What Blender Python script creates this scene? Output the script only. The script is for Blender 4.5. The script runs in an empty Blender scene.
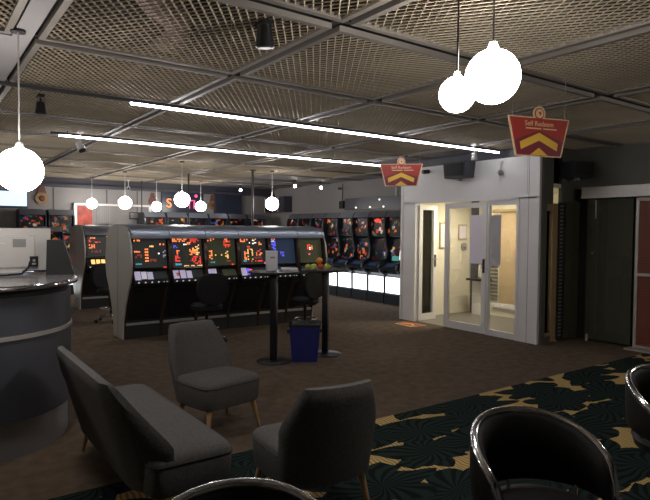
import bpy, bmesh, math, random
from mathutils import Vector, Matrix
random.seed(7)
S = bpy.context.scene
COL = S.collection
PI = math.pi
R = math.radians

# ------------------------------------------------------------------ materials
def newmat(name):
    m = bpy.data.materials.new(name); m.use_nodes = True
    nt = m.node_tree
    return m, nt, nt.nodes['Principled BSDF']
def mat(name, col, rough=.5, metal=0., noise=0., scale=20., bump=0., spec=None, coat=0.):
    m, nt, b = newmat(name)
    b.inputs['Base Color'].default_value = (*col, 1)
    b.inputs['Roughness'].default_value = rough
    b.inputs['Metallic'].default_value = metal
    if spec is not None: b.inputs['Specular IOR Level'].default_value = spec
    if coat: b.inputs['Coat Weight'].default_value = coat
    tc = nt.nodes.new('ShaderNodeTexCoord')
    n = nt.nodes.new('ShaderNodeTexNoise'); n.inputs['Scale'].default_value = scale
    n.inputs['Detail'].default_value = 4
    nt.links.new(tc.outputs['Object'], n.inputs['Vector'])
    if noise:
        r = nt.nodes.new('ShaderNodeValToRGB')
        r.color_ramp.elements[0].position = .3; r.color_ramp.elements[1].position = .7
        r.color_ramp.elements[0].color = (*[c*(1-noise) for c in col], 1)
        r.color_ramp.elements[1].color = (*[min(1, c*(1+noise)) for c in col], 1)
        nt.links.new(n.outputs['Fac'], r.inputs['Fac'])
        nt.links.new(r.outputs['Color'], b.inputs['Base Color'])
    if bump:
        bp = nt.nodes.new('ShaderNodeBump'); bp.inputs['Strength'].default_value = bump
        bp.inputs['Distance'].default_value = .005
        nt.links.new(n.outputs['Fac'], bp.inputs['Height'])
        nt.links.new(bp.outputs['Normal'], b.inputs['Normal'])
    return m
def emit(name, col, st):
    m, nt, b = newmat(name)
    b.inputs['Base Color'].default_value = (*col, 1)
    b.inputs['Emission Color'].default_value = (*col, 1)
    b.inputs['Emission Strength'].default_value = st
    return m
def glass(name, tint=(1, 1, 1), f=.06, rough=.0, gl=1.):
    m = bpy.data.materials.new(name); m.use_nodes = True; nt = m.node_tree
    nt.nodes.clear()
    out = nt.nodes.new('ShaderNodeOutputMaterial')
    t = nt.nodes.new('ShaderNodeBsdfTransparent'); t.inputs['Color'].default_value = (*tint, 1)
    g = nt.nodes.new('ShaderNodeBsdfGlossy'); g.inputs['Roughness'].default_value = rough
    g.inputs['Color'].default_value = (gl, gl, gl, 1)
    mx = nt.nodes.new('ShaderNodeMixShader')
    fr = nt.nodes.new('ShaderNodeFresnel'); fr.inputs['IOR'].default_value = 1.45
    nt.links.new(fr.outputs[0], mx.inputs[0])
    nt.links.new(t.outputs[0], mx.inputs[1]); nt.links.new(g.outputs[0], mx.inputs[2])
    nt.links.new(mx.outputs[0], out.inputs[0])
    return m

M = {}
M['brown_carpet'] = mat('brown_carpet', (.120, .088, .064), .95, noise=.22, scale=9, bump=.4, spec=.1)
M['wall'] = mat('wall_grey', (.30, .29, .29), .85, noise=.05, scale=2)
M['white_paint'] = mat('white_paint', (.78, .77, .77), .5, noise=.03, scale=3)
M['interior_wall'] = mat('interior_wall', (.78, .74, .6), .7, noise=.03, scale=2)
M['dark_wall'] = mat('dark_wall', (.12, .12, .10), .6, noise=.1, scale=2)
M['cornice'] = mat('cornice', (.06, .06, .08), .5, noise=.05, scale=3)
M['slab'] = mat('slab', (.035, .033, .035), .9, noise=.2, scale=2)
M['mesh_metal'] = mat('mesh_metal', (.60, .52, .40), .5, metal=.3, noise=.12, scale=2)
M['frame_metal'] = mat('frame_metal', (.29, .265, .24), .5, metal=.5, noise=.06, scale=4)
M['grey_panel'] = mat('grey_panel', (.34, .33, .34), .6, noise=.06, scale=2)
M['black_beam'] = mat('black_beam', (.03, .03, .034), .5, noise=.1, scale=4)
M['black'] = mat('black_lacquer', (.012, .012, .014), .32, noise=.1, scale=6)
M['navy'] = mat('navy_cabinet', (.018, .026, .038), .35, noise=.15, scale=5)
M['black_matte'] = mat('black_matte', (.014, .014, .015), .7, noise=.2, scale=15)
M['silver'] = mat('silver_panel', (.55, .53, .48), .4, metal=.4, noise=.04, scale=3)
M['hood'] = mat('hood_metal', (.35, .38, .45), .36, metal=.85, noise=.05, scale=3)
M['fin'] = mat('bronze_fin', (.07, .045, .035), .25, metal=.4, noise=.2, scale=5)
M['chrome'] = mat('chrome', (.8, .8, .84), .12, metal=1, noise=.02, scale=5)
M['steel'] = mat('brushed_steel', (.55, .52, .50), .45, metal=.5, noise=.05, scale=10)
M['fabric'] = mat('grey_fabric', (.105, .1, .1), .9, noise=.15, scale=60, bump=.3, spec=.2)
M['piping'] = mat('grey_piping', (.05, .048, .048), .9, noise=.1, scale=40)
M['wood_leg'] = mat('oak_leg', (.42, .25, .12), .5, noise=.2, scale=12)
M['leather'] = mat('black_leather', (.010, .010, .011), .5, noise=.2, scale=30, bump=.15, spec=.3)
M['counter_body'] = mat('counter_body', (.075, .078, .095), .4, noise=.08, scale=3)
M['counter_top'] = mat('counter_top', (.22, .22, .23), .18, noise=.15, scale=25)
M['kick'] = mat('kick_steel', (.5, .53, .58), .35, metal=.7, noise=.05, scale=5)
M['monitor_white'] = mat('monitor_white', (.62, .6, .59), .45, noise=.03, scale=5)
M['plastic_grey'] = mat('plastic_grey', (.28, .28, .28), .5, noise=.05, scale=5)
M['bin_blue'] = mat('bin_blue', (.018, .022, .17), .45, noise=.08, scale=8)
M['bag'] = mat('bin_bag', (.03, .03, .033), .2, noise=.3, scale=20, bump=1.)
M['paper'] = mat('paper', (.75, .74, .78), .7, noise=.02, scale=10)
M['lilac_paper'] = mat('lilac_paper', (.80, .75, .85), .7, noise=.02, scale=10)
M['green_apple'] = mat('green_apple', (.50, .55, .10), .35, noise=.15, scale=12)
M['red_apple'] = mat('red_apple', (.50, .08, .04), .35, noise=.2, scale=12)
M['orange'] = mat('orange_peel', (.85, .25, .03), .45, noise=.08, scale=40, bump=.3)
M['sign_red'] = mat('sign_red', (.42, .045, .035), .45, noise=.08, scale=5)
M['sign_dark'] = mat('sign_maroon', (.22, .03, .05), .45, noise=.08, scale=5)
M['sign_gold'] = mat('sign_gold', (.85, .52, .06), .45, noise=.05, scale=5)
M['sign_edge'] = mat('sign_edge', (.80, .58, .34), .45, noise=.03, scale=5)
M['tan'] = mat('tan_blind', (.42, .32, .19), .7, noise=.06, scale=4)
M['tan_frame'] = mat('tan_frame', (.38, .28, .15), .5, noise=.06, scale=4)
M['shutter'] = mat('shutter_brown', (.20, .055, .03), .5, noise=.1, scale=4)
M['duct'] = mat('duct_foil', (.38, .30, .32), .5, metal=.3, noise=.15, scale=8)
M['grey_plastic_dark'] = mat('speaker_grey', (.03, .03, .036), .5, noise=.1, scale=10)
M['navy_board'] = mat('navy_board', (.028, .036, .065), .3, noise=.1, scale=3)
M['poster_red'] = mat('poster_red', (.38, .07, .05), .6, noise=.6, scale=4)
M['ornament'] = mat('ornament_gold', (.30, .19, .09), .4, metal=.4, noise=.2, scale=9)
M['ornament_red'] = mat('ornament_red', (.16, .06, .05), .5, noise=.2, scale=9)
M['glass'] = glass('clear_glass')
M['dark_glass'] = glass('dark_glass', (.45, .5, .42))
def film(m):
    nt = m.node_tree; mx = [n for n in nt.nodes if n.type == 'MIX_SHADER'][0]; t = [n for n in nt.nodes if n.type == 'BSDF_TRANSPARENT'][0]
    d = nt.nodes.new('ShaderNodeBsdfDiffuse'); d.inputs[0].default_value = (.10, .105, .075, 1)
    m2 = nt.nodes.new('ShaderNodeMixShader'); m2.inputs[0].default_value = .65
    nt.links.new(t.outputs[0], m2.inputs[1]); nt.links.new(d.outputs[0], m2.inputs[2]); nt.links.new(m2.outputs[0], mx.inputs[1])
film(M['dark_glass'])
M['globe'] = emit('globe_glow', (1, .93, .86), 34)
M['globe_far'] = emit('globe_glow_small', (1, .93, .86), 15)
M['led'] = emit('led_tube', (.95, .95, 1), 22)
M['spot'] = emit('spot_lens', (1, .97, .9), 30)
M['panel_light'] = emit('light_panel', (.92, .97, 1), 1.6)
M['room_light'] = emit('room_light', (1, .88, .66), 34)
M['tv_screen'] = emit('tv_screen', (.55, .75, .95), 1.1)
EM = {'r': ((1, .06, .04), .8), 'o': ((1, .24, .07), 1.15), 'y': ((1, .55, .16), 1.05), 'w': ((1, .85, .75), 1.5),
      'b': ((.12, .12, .9), .9), 'c': ((.1, .5, .65), .5), 'g': ((.05, .06, .025), .14), 'p': ((.5, .45, .62), .38),
      'd': ((.02, .024, .022), .3), 'n': ((.02, .04, .09), .25), 'k': ((1, .12, .3), .8), 'm': ((.30, .05, .03), .6),
      'l': ((.55, .55, .6), .45), 't': ((.04, .3, .28), .5)}
for k, (c, s) in EM.items(): M['e_'+k] = emit('glow_'+k, c, s)

def game_art():
    m, nt, b = newmat('game_art')
    L = nt.links.new; N = nt.nodes.new
    tc = N('ShaderNodeTexCoord'); oi = N('ShaderNodeObjectInfo')
    mul = N('ShaderNodeMath'); mul.operation = 'MULTIPLY'; mul.inputs[1].default_value = 90
    L(oi.outputs['Random'], mul.inputs[0])
    add = N('ShaderNodeVectorMath'); add.operation = 'ADD'
    L(tc.outputs['Object'], add.inputs[0]); L(mul.outputs[0], add.inputs[1])
    v = N('ShaderNodeTexVoronoi'); v.inputs['Scale'].default_value = 14; v.distance = 'CHEBYCHEV'
    L(add.outputs[0], v.inputs['Vector'])
    sp = N('ShaderNodeSeparateColor'); L(v.outputs['Color'], sp.inputs[0])
    ra = N('ShaderNodeValToRGB'); ra.color_ramp.interpolation = 'CONSTANT'
    e = ra.color_ramp.elements
    e[0].position = 0; e[0].color = (.004, .004, .005, 1)
    e[1].position = .70; e[1].color = (.8, .05, .02, 1)
    for p, c in ((.78, (1, .22, .03, 1)), (.86, (1, .5, .12, 1)), (.89, (.10, .10, .5, 1)), (.93, (.9, .75, .6, 1)), (.96, (.05, .25, .25, 1))):
        x = e.new(p); x.color = c
    L(sp.outputs[0], ra.inputs[0])
    n = N('ShaderNodeTexNoise'); n.inputs['Scale'].default_value = 5; L(add.outputs[0], n.inputs['Vector'])
    r2 = N('ShaderNodeValToRGB'); r2.color_ramp.elements[0].position = .42; r2.color_ramp.elements[1].position = .62
    L(n.outputs['Fac'], r2.inputs[0])
    mx = N('ShaderNodeMix'); mx.data_type = 'RGBA'; mx.blend_type = 'MULTIPLY'; mx.inputs[0].default_value = 1
    L(ra.outputs[0], mx.inputs[6]); L(r2.outputs[0], mx.inputs[7])
    b.inputs['Base Color'].default_value = (.01, .01, .012, 1); b.inputs['Roughness'].default_value = .25; b.inputs['Specular IOR Level'].default_value = .12
    L(mx.outputs[2], b.inputs['Emission Color']); b.inputs['Emission Strength'].default_value = .55
    return m
M['game_art'] = game_art()
M['screen_black'] = mat('screen_black', (.006, .007, .009), .12, noise=.1, scale=5)

def palm_carpet():
    m, nt, b = newmat('palm_carpet')
    L = nt.links.new; N = nt.nodes.new
    def math_(op, a=None, bb=None, c=None):
        x = N('ShaderNodeMath'); x.operation = op
        for i, q in enumerate((a, bb, c)):
            if q is None: continue
            if isinstance(q, (int, float)): x.inputs[i].default_value = q
            else: L(q, x.inputs[i])
        return x.outputs[0]
    tc = N('ShaderNodeTexCoord')
    nz = N('ShaderNodeTexNoise'); nz.inputs['Scale'].default_value = 2.2; nz.inputs['Detail'].default_value = 1
    L(tc.outputs['Object'], nz.inputs['Vector'])
    sb = N('ShaderNodeVectorMath'); sb.operation = 'MULTIPLY_ADD'
    sb.inputs[1].default_value = (.22, .22, 0); L(nz.outputs['Color'], sb.inputs[0]); L(tc.outputs['Object'], sb.inputs[2])
    mp = N('ShaderNodeMapping'); mp.inputs['Rotation'].default_value = (0, 0, .5); mp.inputs['Scale'].default_value = (.72, 1.2, 1)
    L(sb.outputs[0], mp.inputs[0])
    masks = []; stripes = None
    for sc, seed, arms, rad in ((1.7, 0, 5, .53), (1.45, 5.3, 6, .50)):
        off = N('ShaderNodeVectorMath'); off.operation = 'ADD'; off.inputs[1].default_value = (seed, seed*.7, 0)
        L(mp.outputs[0], off.inputs[0])
        v = N('ShaderNodeTexVoronoi'); v.voronoi_dimensions = '2D'; v.inputs['Scale'].default_value = sc; v.inputs['Randomness'].default_value = .8
        L(off.outputs[0], v.inputs['Vector'])
        d = N('ShaderNodeVectorMath'); d.operation = 'SUBTRACT'
        L(off.outputs[0], d.inputs[0]); L(v.outputs['Position'], d.inputs[1])
        sx = N('ShaderNodeSeparateXYZ'); L(d.outputs[0], sx.inputs[0])
        ang = math_('ARCTAN2', sx.outputs[1], sx.outputs[0])
        cs = N('ShaderNodeSeparateColor'); L(v.outputs['Color'], cs.inputs[0])
        an = math_('ADD', ang, math_('MULTIPLY', cs.outputs[0], 6.28))
        tri = math_('PINGPONG', math_('MULTIPLY', an, arms/PI), 1.0)          # 0..1 jagged lobes
        lob = math_('PINGPONG', math_('MULTIPLY', an, 1/PI), 1.0)
        rr = math_('ADD', math_('MULTIPLY', tri, .24), math_('MULTIPLY', lob, .10))
        rr = math_('ADD', rr, rad-.235)
        dist = v.outputs['Distance']
        masks.append(math_('LESS_THAN', math_('MULTIPLY', dist, 1.0), rr))
        st = math_('SINE', math_('ADD', math_('MULTIPLY', an, 18.0), math_('MULTIPLY', dist, 15.0)))
        if stripes is None: stripes = st
        else:
            mx0 = N('ShaderNodeMix'); L(masks[0], mx0.inputs[0]); L(st, mx0.inputs[2]); L(stripes, mx0.inputs[3]); stripes = mx0.outputs[0]
    leaf = math_('MAXIMUM', masks[0], masks[1])
    fine = N('ShaderNodeTexNoise'); fine.inputs['Scale'].default_value = 60; L(tc.outputs['Object'], fine.inputs['Vector'])
    s01 = math_('MULTIPLY_ADD', stripes, .5, .5)
    s2 = N('ShaderNodeValToRGB'); s2.color_ramp.elements[0].position = .25; s2.color_ramp.elements[1].position = .6
    s2.color_ramp.elements[0].color = (.005, .008, .008, 1); s2.color_ramp.elements[1].color = (.015, .029, .025, 1)
    L(s01, s2.inputs[0])
    w = N('ShaderNodeTexWave'); w.inputs['Scale'].default_value = 9; w.inputs['Distortion'].default_value = 5; w.inputs['Detail'].default_value = 1; w.inputs['Detail Scale'].default_value = .8
    L(tc.outputs['Object'], w.inputs['Vector'])
    t2 = N('ShaderNodeValToRGB'); t2.color_ramp.elements[0].position = .12; t2.color_ramp.elements[1].position = .4
    t2.color_ramp.elements[0].color = (.26, .17, .06, 1); t2.color_ramp.elements[1].color = (.58, .41, .17, 1)
    L(w.outputs['Fac'], t2.inputs[0])
    mx = N('ShaderNodeMix'); mx.data_type = 'RGBA'
    L(leaf, mx.inputs[0]); L(t2.outputs[0], mx.inputs[6]); L(s2.outputs[0], mx.inputs[7])
    L(mx.outputs[2], b.inputs['Base Color'])
    b.inputs['Roughness'].default_value = .95; b.inputs['Specular IOR Level'].default_value = .1
    bp = N('ShaderNodeBump'); bp.inputs['Strength'].default_value = .4; bp.inputs['Distance'].default_value = .004
    L(fine.outputs['Fac'], bp.inputs['Height']); L(bp.outputs['Normal'], b.inputs['Normal'])
    return m
M['palm_carpet'] = palm_carpet()

# ------------------------------------------------------------------ mesh helpers
class MB:
    def __init__(s): s.bm = bmesh.new()
    def box(s, c, d, rz=0, bev=0, rx=0, ry=0, seg=1):
        g = bmesh.ops.create_cube(s.bm, size=1)
        mt = Matrix.Translation(c) @ Matrix.Rotation(rz, 4, 'Z') @ Matrix.Rotation(ry, 4, 'Y') @ Matrix.Rotation(rx, 4, 'X') @ Matrix.Diagonal((*d, 1))
        bmesh.ops.transform(s.bm, matrix=mt, verts=g['verts'])
        if bev:
            ed = list({e for v in g['verts'] for e in v.link_edges})
            bmesh.ops.bevel(s.bm, geom=ed, offset=bev, segments=seg+1, affect='EDGES', profile=.6)
        return s
    def b2(s, a, b, bev=0):
        return s.box([(p+q)/2 for p, q in zip(a, b)], [abs(q-p) for p, q in zip(a, b)], bev=bev)
    def cyl(s, c, r, h, r2=None, n=24, axis=None):
        g = bmesh.ops.create_cone(s.bm, cap_ends=True, segments=n, radius1=r, radius2=r if r2 is None else r2, depth=h)
        mt = Matrix.Translation(c)
        if axis is not None: mt = mt @ Vector((0, 0, 1)).rotation_difference(Vector(axis)).to_matrix().to_4x4()
        bmesh.ops.transform(s.bm, matrix=mt, verts=g['verts']); return s
    def bar(s, a, b, r, r2=None, n=10):
        a, b = Vector(a), Vector(b)
        return s.cyl((a+b)/2, r, (b-a).length, r2, n, (b-a).normalized())
    def sph(s, c, r, n=20, sc=(1, 1, 1)):
        g = bmesh.ops.create_uvsphere(s.bm, u_segments=n, v_segments=max(6, n//2+2), radius=r)
        bmesh.ops.transform(s.bm, matrix=Matrix.Translation(c) @ Matrix.Diagonal((*sc, 1)), verts=g['verts']); return s
    def lathe(s, prof, c=(0, 0, 0), n=32):
        rings = []
        for r, z in prof:
            rings.append([s.bm.verts.new((c[0]+r*math.cos(2*PI*i/n), c[1]+r*math.sin(2*PI*i/n), c[2]+z)) for i in range(n)])
        for a, b in zip(rings, rings[1:]):
            for i in range(n): s.bm.faces.new((a[i], a[(i+1) % n], b[(i+1) % n], b[i]))
        s.bm.faces.new(rings[0][::-1]); s.bm.faces.new(rings[-1]); return s
    def prism(s, poly, axis, a, b):
        """poly 2-D points, extruded along axis from a to b. axis x: poly=(y,z); y: (x,z); z: (x,y)"""
        def P(p, t):
            return {'x': (t, p[0], p[1]), 'y': (p[0], t, p[1]), 'z': (p[0], p[1], t)}[axis]
        A = [s.bm.verts.new(P(p, a)) for p in poly]; B = [s.bm.verts.new(P(p, b)) for p in poly]
        s.bm.faces.new(A); s.bm.faces.new(B[::-1])
        for i in range(len(poly)):
            j = (i+1) % len(poly); s.bm.faces.new((A[i], B[i], B[j], A[j]))
        return s
    def tube(s, pts, r, n=10, closed=False, rf=None):
        pts = [Vector(p) for p in pts]; rings = []; N = len(pts); up = Vector((0, 0, 1)); prev = None
        for i, p in enumerate(pts):
            a = pts[(i-1) % N] if closed or i else p; b = pts[(i+1) % N] if closed or i < N-1 else p
            t = (b-a).normalized()
            if prev is None:
                u = t.cross(up)
                if u.length < .01: u = t.cross(Vector((1, 0, 0)))
            else: u = prev - t*prev.dot(t)
            u.normalize(); prev = u; w = t.cross(u)
            q = rf(i) if rf else r
            rings.append([s.bm.verts.new(p+(u*math.cos(2*PI*k/n)+w*math.sin(2*PI*k/n))*q) for k in range(n)])
        m = N if closed else N-1
        for i in range(m):
            a, b = rings[i], rings[(i+1) % N]
            for k in range(n): s.bm.faces.new((a[k], a[(k+1) % n], b[(k+1) % n], b[k]))
        if not closed: s.bm.faces.new(rings[0][::-1]); s.bm.faces.new(rings[-1])
        return s
    def strip(s, poly, x0, x1, th):
        """ribbon following poly of (y,z), thickness th along its normal, between x0 and x1"""
        n = len(poly); off = []
        for i in range(n):
            a = Vector(poly[max(i-1, 0)]); b = Vector(poly[min(i+1, n-1)]); t = (b-a).normalized(); off.append((poly[i][0]+t[1]*-th, poly[i][1]+t[0]*th))
        return s.prism(list(poly)+off[::-1], 'x', x0, x1)

def fix(bm): bmesh.ops.recalc_face_normals(bm, faces=bm.faces)
def obj(name, mb, material, parent=None, loc=None, smooth=None, mats=None):
    fix(mb.bm)
    me = bpy.data.meshes.new(name); mb.bm.to_mesh(me); mb.bm.free()
    o = bpy.data.objects.new(name, me); COL.objects.link(o)
    me.materials.append(material)
    if parent: o.parent = parent
    if loc: o.location = loc
    if smooth is None: smooth = 35
    if smooth:
        me.polygons.foreach_set('use_smooth', [True]*len(me.polygons))
        try: me.set_sharp_from_angle(angle=R(smooth))
        except Exception: pass
    return o
def thing(name, label, cat, loc=(0, 0, 0), rz=0, group=None):
    o = bpy.data.objects.new(name, None); COL.objects.link(o); o.empty_display_size = .1
    o.location = loc; o.rotation_euler = (0, 0, rz); tag(o, label, cat, group); return o
def tag(o, label, cat, group=None):
    o['label'] = label; o['category'] = cat
    if group: o['group'] = group
    return o
def kids(o): return [c for c in bpy.data.objects if c.parent == o]
def copy_tree(o, parent=None):
    c = o.copy(); COL.objects.link(c)
    if parent: c.parent = parent
    for ch in kids(o): copy_tree(ch, c)
    return c
def dup(root, label, loc, rz=0, group=None):
    c = copy_tree(root); c.location = loc; c.rotation_euler = (0, 0, rz); c['label'] = label
    if group: c['group'] = group
    return c
def struct(name, mb, m, parent=None):
    o = obj(name, mb, m, parent)
    if not parent: o['kind'] = 'structure'
    return o
def text_mesh(name, body, size, material, parent, loc, rot, ext=.002, align='CENTER'):
    cu = bpy.data.curves.new(name+'_c', 'FONT'); cu.body = body; cu.size = size; cu.extrude = ext; cu.align_x = align; cu.align_y = 'CENTER'
    t = bpy.data.objects.new(name+'_t', cu); COL.objects.link(t)
    dg = bpy.context.evaluated_depsgraph_get(); dg.update()
    me = bpy.data.meshes.new_from_object(t.evaluated_get(dg)); bpy.data.objects.remove(t)
    o = bpy.data.objects.new(name, me); COL.objects.link(o); me.materials.clear(); me.materials.append(material)
    o.parent = parent; o.location = loc; o.rotation_euler = rot; return o

# ------------------------------------------------------------------ room shell
CH = 2.9
X0, X1, Y0, Y1 = -4.0, 9.25, -3.0, 15.75
FXx_ = 7.40
STR = 3.75          # carpet seam
struct('floor', MB().b2((X0, STR, -.1), (12, Y1, 0)), M['brown_carpet'])
struct('floor_entry', MB().b2((FXx_, 4.97, .0), (9.18, 7.74, .006)), mat('entry_vinyl', (.16, .155, .14), .5, noise=.08, scale=3)).name = 'floor.002'
struct('floor_patterned', MB().b2((X0, Y0, -.1), (12, STR, .0)), M['palm_carpet'])
bpy.data.objects['floor_patterned'].name = 'floor.001'
struct('wall_back', MB().b2((X0, Y1, 0), (X1+.1, Y1+.1, 3.4)), M['wall'])
struct('wall_right', MB().b2((X1, 4.9, 0), (X1+.1, Y1, 3.4)), M['wall'])
struct('wall_left', MB().b2((X0-.1, Y0, 0), (X0, Y1, 3.4)), M['wall'])
struct('wall_front', MB().b2((X0, Y0-.1, 0), (12, Y0, 3.4)), M['dark_wall'])
struct('trim_1', MB().b2((X0, Y1-.12, 2.72), (X1, Y1, 2.9)).b2((X0, Y1-.2, 2.66), (X1, Y1-.0, 2.73)), M['cornice'])
# wall strips seams on far wall
sm = MB()
for x in (2.9, 4.2, 5.0, 6.2): sm.box((x, Y1-.005, 1.8), (.02, .012, 1.7))
struct('trim_2', sm, M['cornice'])

# ceiling: slab above, expanded metal panels in frames below
ceil = struct('ceiling', MB().b2((X0, Y0, 3.35), (12, Y1, 3.45)), M['slab'])
XS = [.64, 2.12, 3.64, 5.18, 6.72]
YS = [-1.48, -.05, 1.38, 2.82, 4.27, 5.68, 7.08, 8.5, 9.9, 11.3, 12.7, 14.1, 15.55]
PW, PD = 1.42, 1.33
def mesh_panel_bm(w, d, sw=.058, lw=.085):
    """expanded sheet: slanted strands zigzag along y, joined side by side in x"""
    mb = MB(); bm = mb.bm
    nx, ny = int(w/sw), int(d/lw); sw, lw = w/nx, d/ny
    o1 = Vector((.0043, 0, .0052)); th = Vector((.0013, 0, -.0011))
    for i in range(nx):
        for j in range(ny):
            cx = -w/2+(i+.5)*sw; cy = -d/2+(j+.5)*lw
            N4 = [Vector((cx-sw/2, cy, 0)), Vector((cx, cy+lw/2, 0)), Vector((cx+sw/2, cy, 0)), Vector((cx, cy-lw/2, 0))]
            for k in range(4):
                p, q_ = N4[k], N4[(k+1) % 4]
                vs = [bm.verts.new(v) for v in (p-o1, q_-o1, q_+o1, p+o1)]
                ws = [bm.verts.new(v.co+th) for v in vs]
                bm.faces.new(vs); bm.faces.new(ws[::-1])
                bm.faces.new((vs[3], vs[2], ws[2], ws[3])); bm.faces.new((vs[1], vs[0], ws[0], ws[1]))
    return mb
panel0 = obj('mesh_panel', mesh_panel_bm(PW-.04, PD-.04), M['mesh_metal'], ceil, smooth=0)
fb = MB()
for sx in (-1, 1): fb.box((sx*(PW/2-.02), 0, 0), (.04, PD, .035))
for sy in (-1, 1): fb.box((0, sy*(PD/2-.02), 0), (PW-.08, .04, .035))
frame0 = obj('panel_frame', fb, M['frame_metal'], ceil, smooth=0)
solid0 = obj('solid_panel', MB().box((0, 0, .01), (PW-.07, PD-.07, .012)), M['grey_panel'], ceil, smooth=0)
used = {}
def put(o, x, y):
    k = o.name
    if not used.get(k): used[k] = 1; o.location = (x, y, CH); return
    c = o.copy(); COL.objects.link(c); c.location = (x, y, CH)
for i in range(-3, 6):
    xs = .64+1.52*i if i > 3 or i < 0 else XS[i]
    if i < 0: xs = -.94+1.52*(i+1)
    cx = xs+.76
    for j in range(len(YS)-1):
        cy = (YS[j]+YS[j+1])/2
        if (j < 2 and i > 4) or (i < 0 and j > 3): continue
        solid = (i == 4) and j in (5, 6) or (i == 4 and j > 8) or i > 4 or (i == 3 and j == 5 and False) or (i <= -1 and j > 3)
        put(frame0, cx, cy)
        put(solid0 if solid else panel0, cx, cy)
# carrier beams between panels
bb = MB()
for x in (XS[1:] + [8.25]): bb.box((x, (Y0+Y1)/2, CH+.045), (.06, Y1-Y0, .06))
for y in YS: bb.box(((X0+12)/2, y, CH+.045), (12-X0, .05, .05))
obj('carrier_beam', bb, M['black_beam'], ceil, smooth=0)
# plain grey plasterboard strip beside the first panel column
obj('plain_strip', MB().b2((.545, Y0, CH-.01), (.66, 4.27, CH+.01)).b2((X0, 4.27, CH-.01), (.66, Y1-.2, CH+.01)), M['grey_panel'], ceil, smooth=0)
hg = MB()
for x in XS:
    for y in YS[::2]: hg.cyl((x, y, 3.15), .005, .45, n=6)
obj('hanger_rod', hg, M['steel'], ceil)

# ------------------------------------------------------------------ things in the ceiling
dp = [(1.15, 3.2), (1.24, 3.64), (1.4, 3.82), (1.56, 3.99), (1.67, 4.28), (1.70, 4.55), (1.70, 4.87)]
path = []
for (a, b) in zip(dp, dp[1:]):
    for t in range(8): path.append((a[0]+(b[0]-a[0])*t/8, a[1]+(b[1]-a[1])*t/8, 3.12))
dct = obj('flexible_duct', MB().tube(path, .1, 14, rf=lambda i: .085+.012*(i % 2)), M['duct'])
tag(dct, 'pinkish grey ribbed flexible duct curving above the ceiling mesh', 'duct')
pp = obj('conduit_pipe', MB().tube([(1.7, 4.85, 3.12), (1.69, 5.41, 3.12), (1.79, 6.49, 3.12), (1.87, 8.81, 3.12)], .03, 10), M['duct'])
tag(pp, 'pale straight pipe running on from the ribbed duct above the ceiling mesh', 'pipe')

def led_track(y, xa, xb, x_on, label, spots, grp='lit linear tracks under the ceiling'):
    z = 2.83
    t = thing('linear_track_light', label, 'light', ((xa+xb)/2, y, CH), 0, None)
    w = xb-xa
    obj('track_rail', MB().box((0, 0, z-CH+.025), (w, .035, .03)), M['black_beam'], t)
    on = xb-x_on
    obj('light_tube', MB().box((w/2-on/2, 0, z-CH), (on, .022, .022), bev=.006), M['led'], t)
    for x in (xa+.2, (xa+xb)/2, xb-.2):
        obj('hanger', MB().bar((x-t.location.x, 0, -.03), (x-t.location.x, 0, .05), .006), M['black_beam'], t)
    return t
led_track(5.54, .3, 7.2, 1.70, 'nearer of the two long glowing linear ceiling lights, its dark rail running on left', [])
led_track(8.02, 1.45, 7.0, 1.55, 'farther of the two long glowing linear ceiling lights, lower in the photo', [])
def spotlight(label, x, y, z=2.82, head='black', on=False, d=(.25, -.5, -.8), sc=1.):
    t = thing('spotlight', label, 'spotlight', (x, y, CH))
    m = M['black'] if head == 'black' else M['white_paint']
    obj('mount', MB().box((0, 0, -.02), (.05*sc, .09*sc, .03)).bar((0, 0, -.02), (0, 0, z-CH), .008), m, t)
    v = Vector(d).normalized(); c = Vector((0, 0, z-CH-.03))
    obj('lamp_head', MB().cyl(c, .032*sc, .10*sc, .045*sc, 18, v), m, t)
    obj('lens', MB().cyl(c+v*.052*sc, .037*sc, .006, n=18, axis=v), M['spot'] if on else M['black'], t)
    return t
spotlight('black spotlight hanging from the dark rail, upper left', 1.0, 6.0, 2.80, sc=1.1, d=(0, 0, -1))
spotlight('small white spotlight at the left end of the farther light line', 1.78, 7.90, 2.72, 'white', sc=1.2)
spotlight('black spotlight hanging against the mesh, top centre of the photo', 1.74, 3.06, 2.84, sc=1.3, d=(.1, .1, -1))
spotlight('small chrome-lensed spotlight near the right end of the nearer light line', 6.55, 5.46, 2.74, 'white', d=(0, 0, -1), sc=1.)
spotlight('lit spotlight near the back wall, left of the wall screen', 7.7, 14.9, 2.8, on=True, d=(-.4, -1, -.4))
spotlight('brightest lit spotlight, high above the light panels at right rear', 7.95, 12.4, 2.8, on=True, d=(-.4, -1, -.5))
spotlight('lit spotlight close to the right rear wall', 8.8, 12.45, 2.8, on=True, d=(-.4, -1, -.5))
spotlight('faint spotlight above the white pipe frame, back left', 4.6, 15.2, 2.72, 'white', on=False, d=(-.3, -1, -.4))

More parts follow.
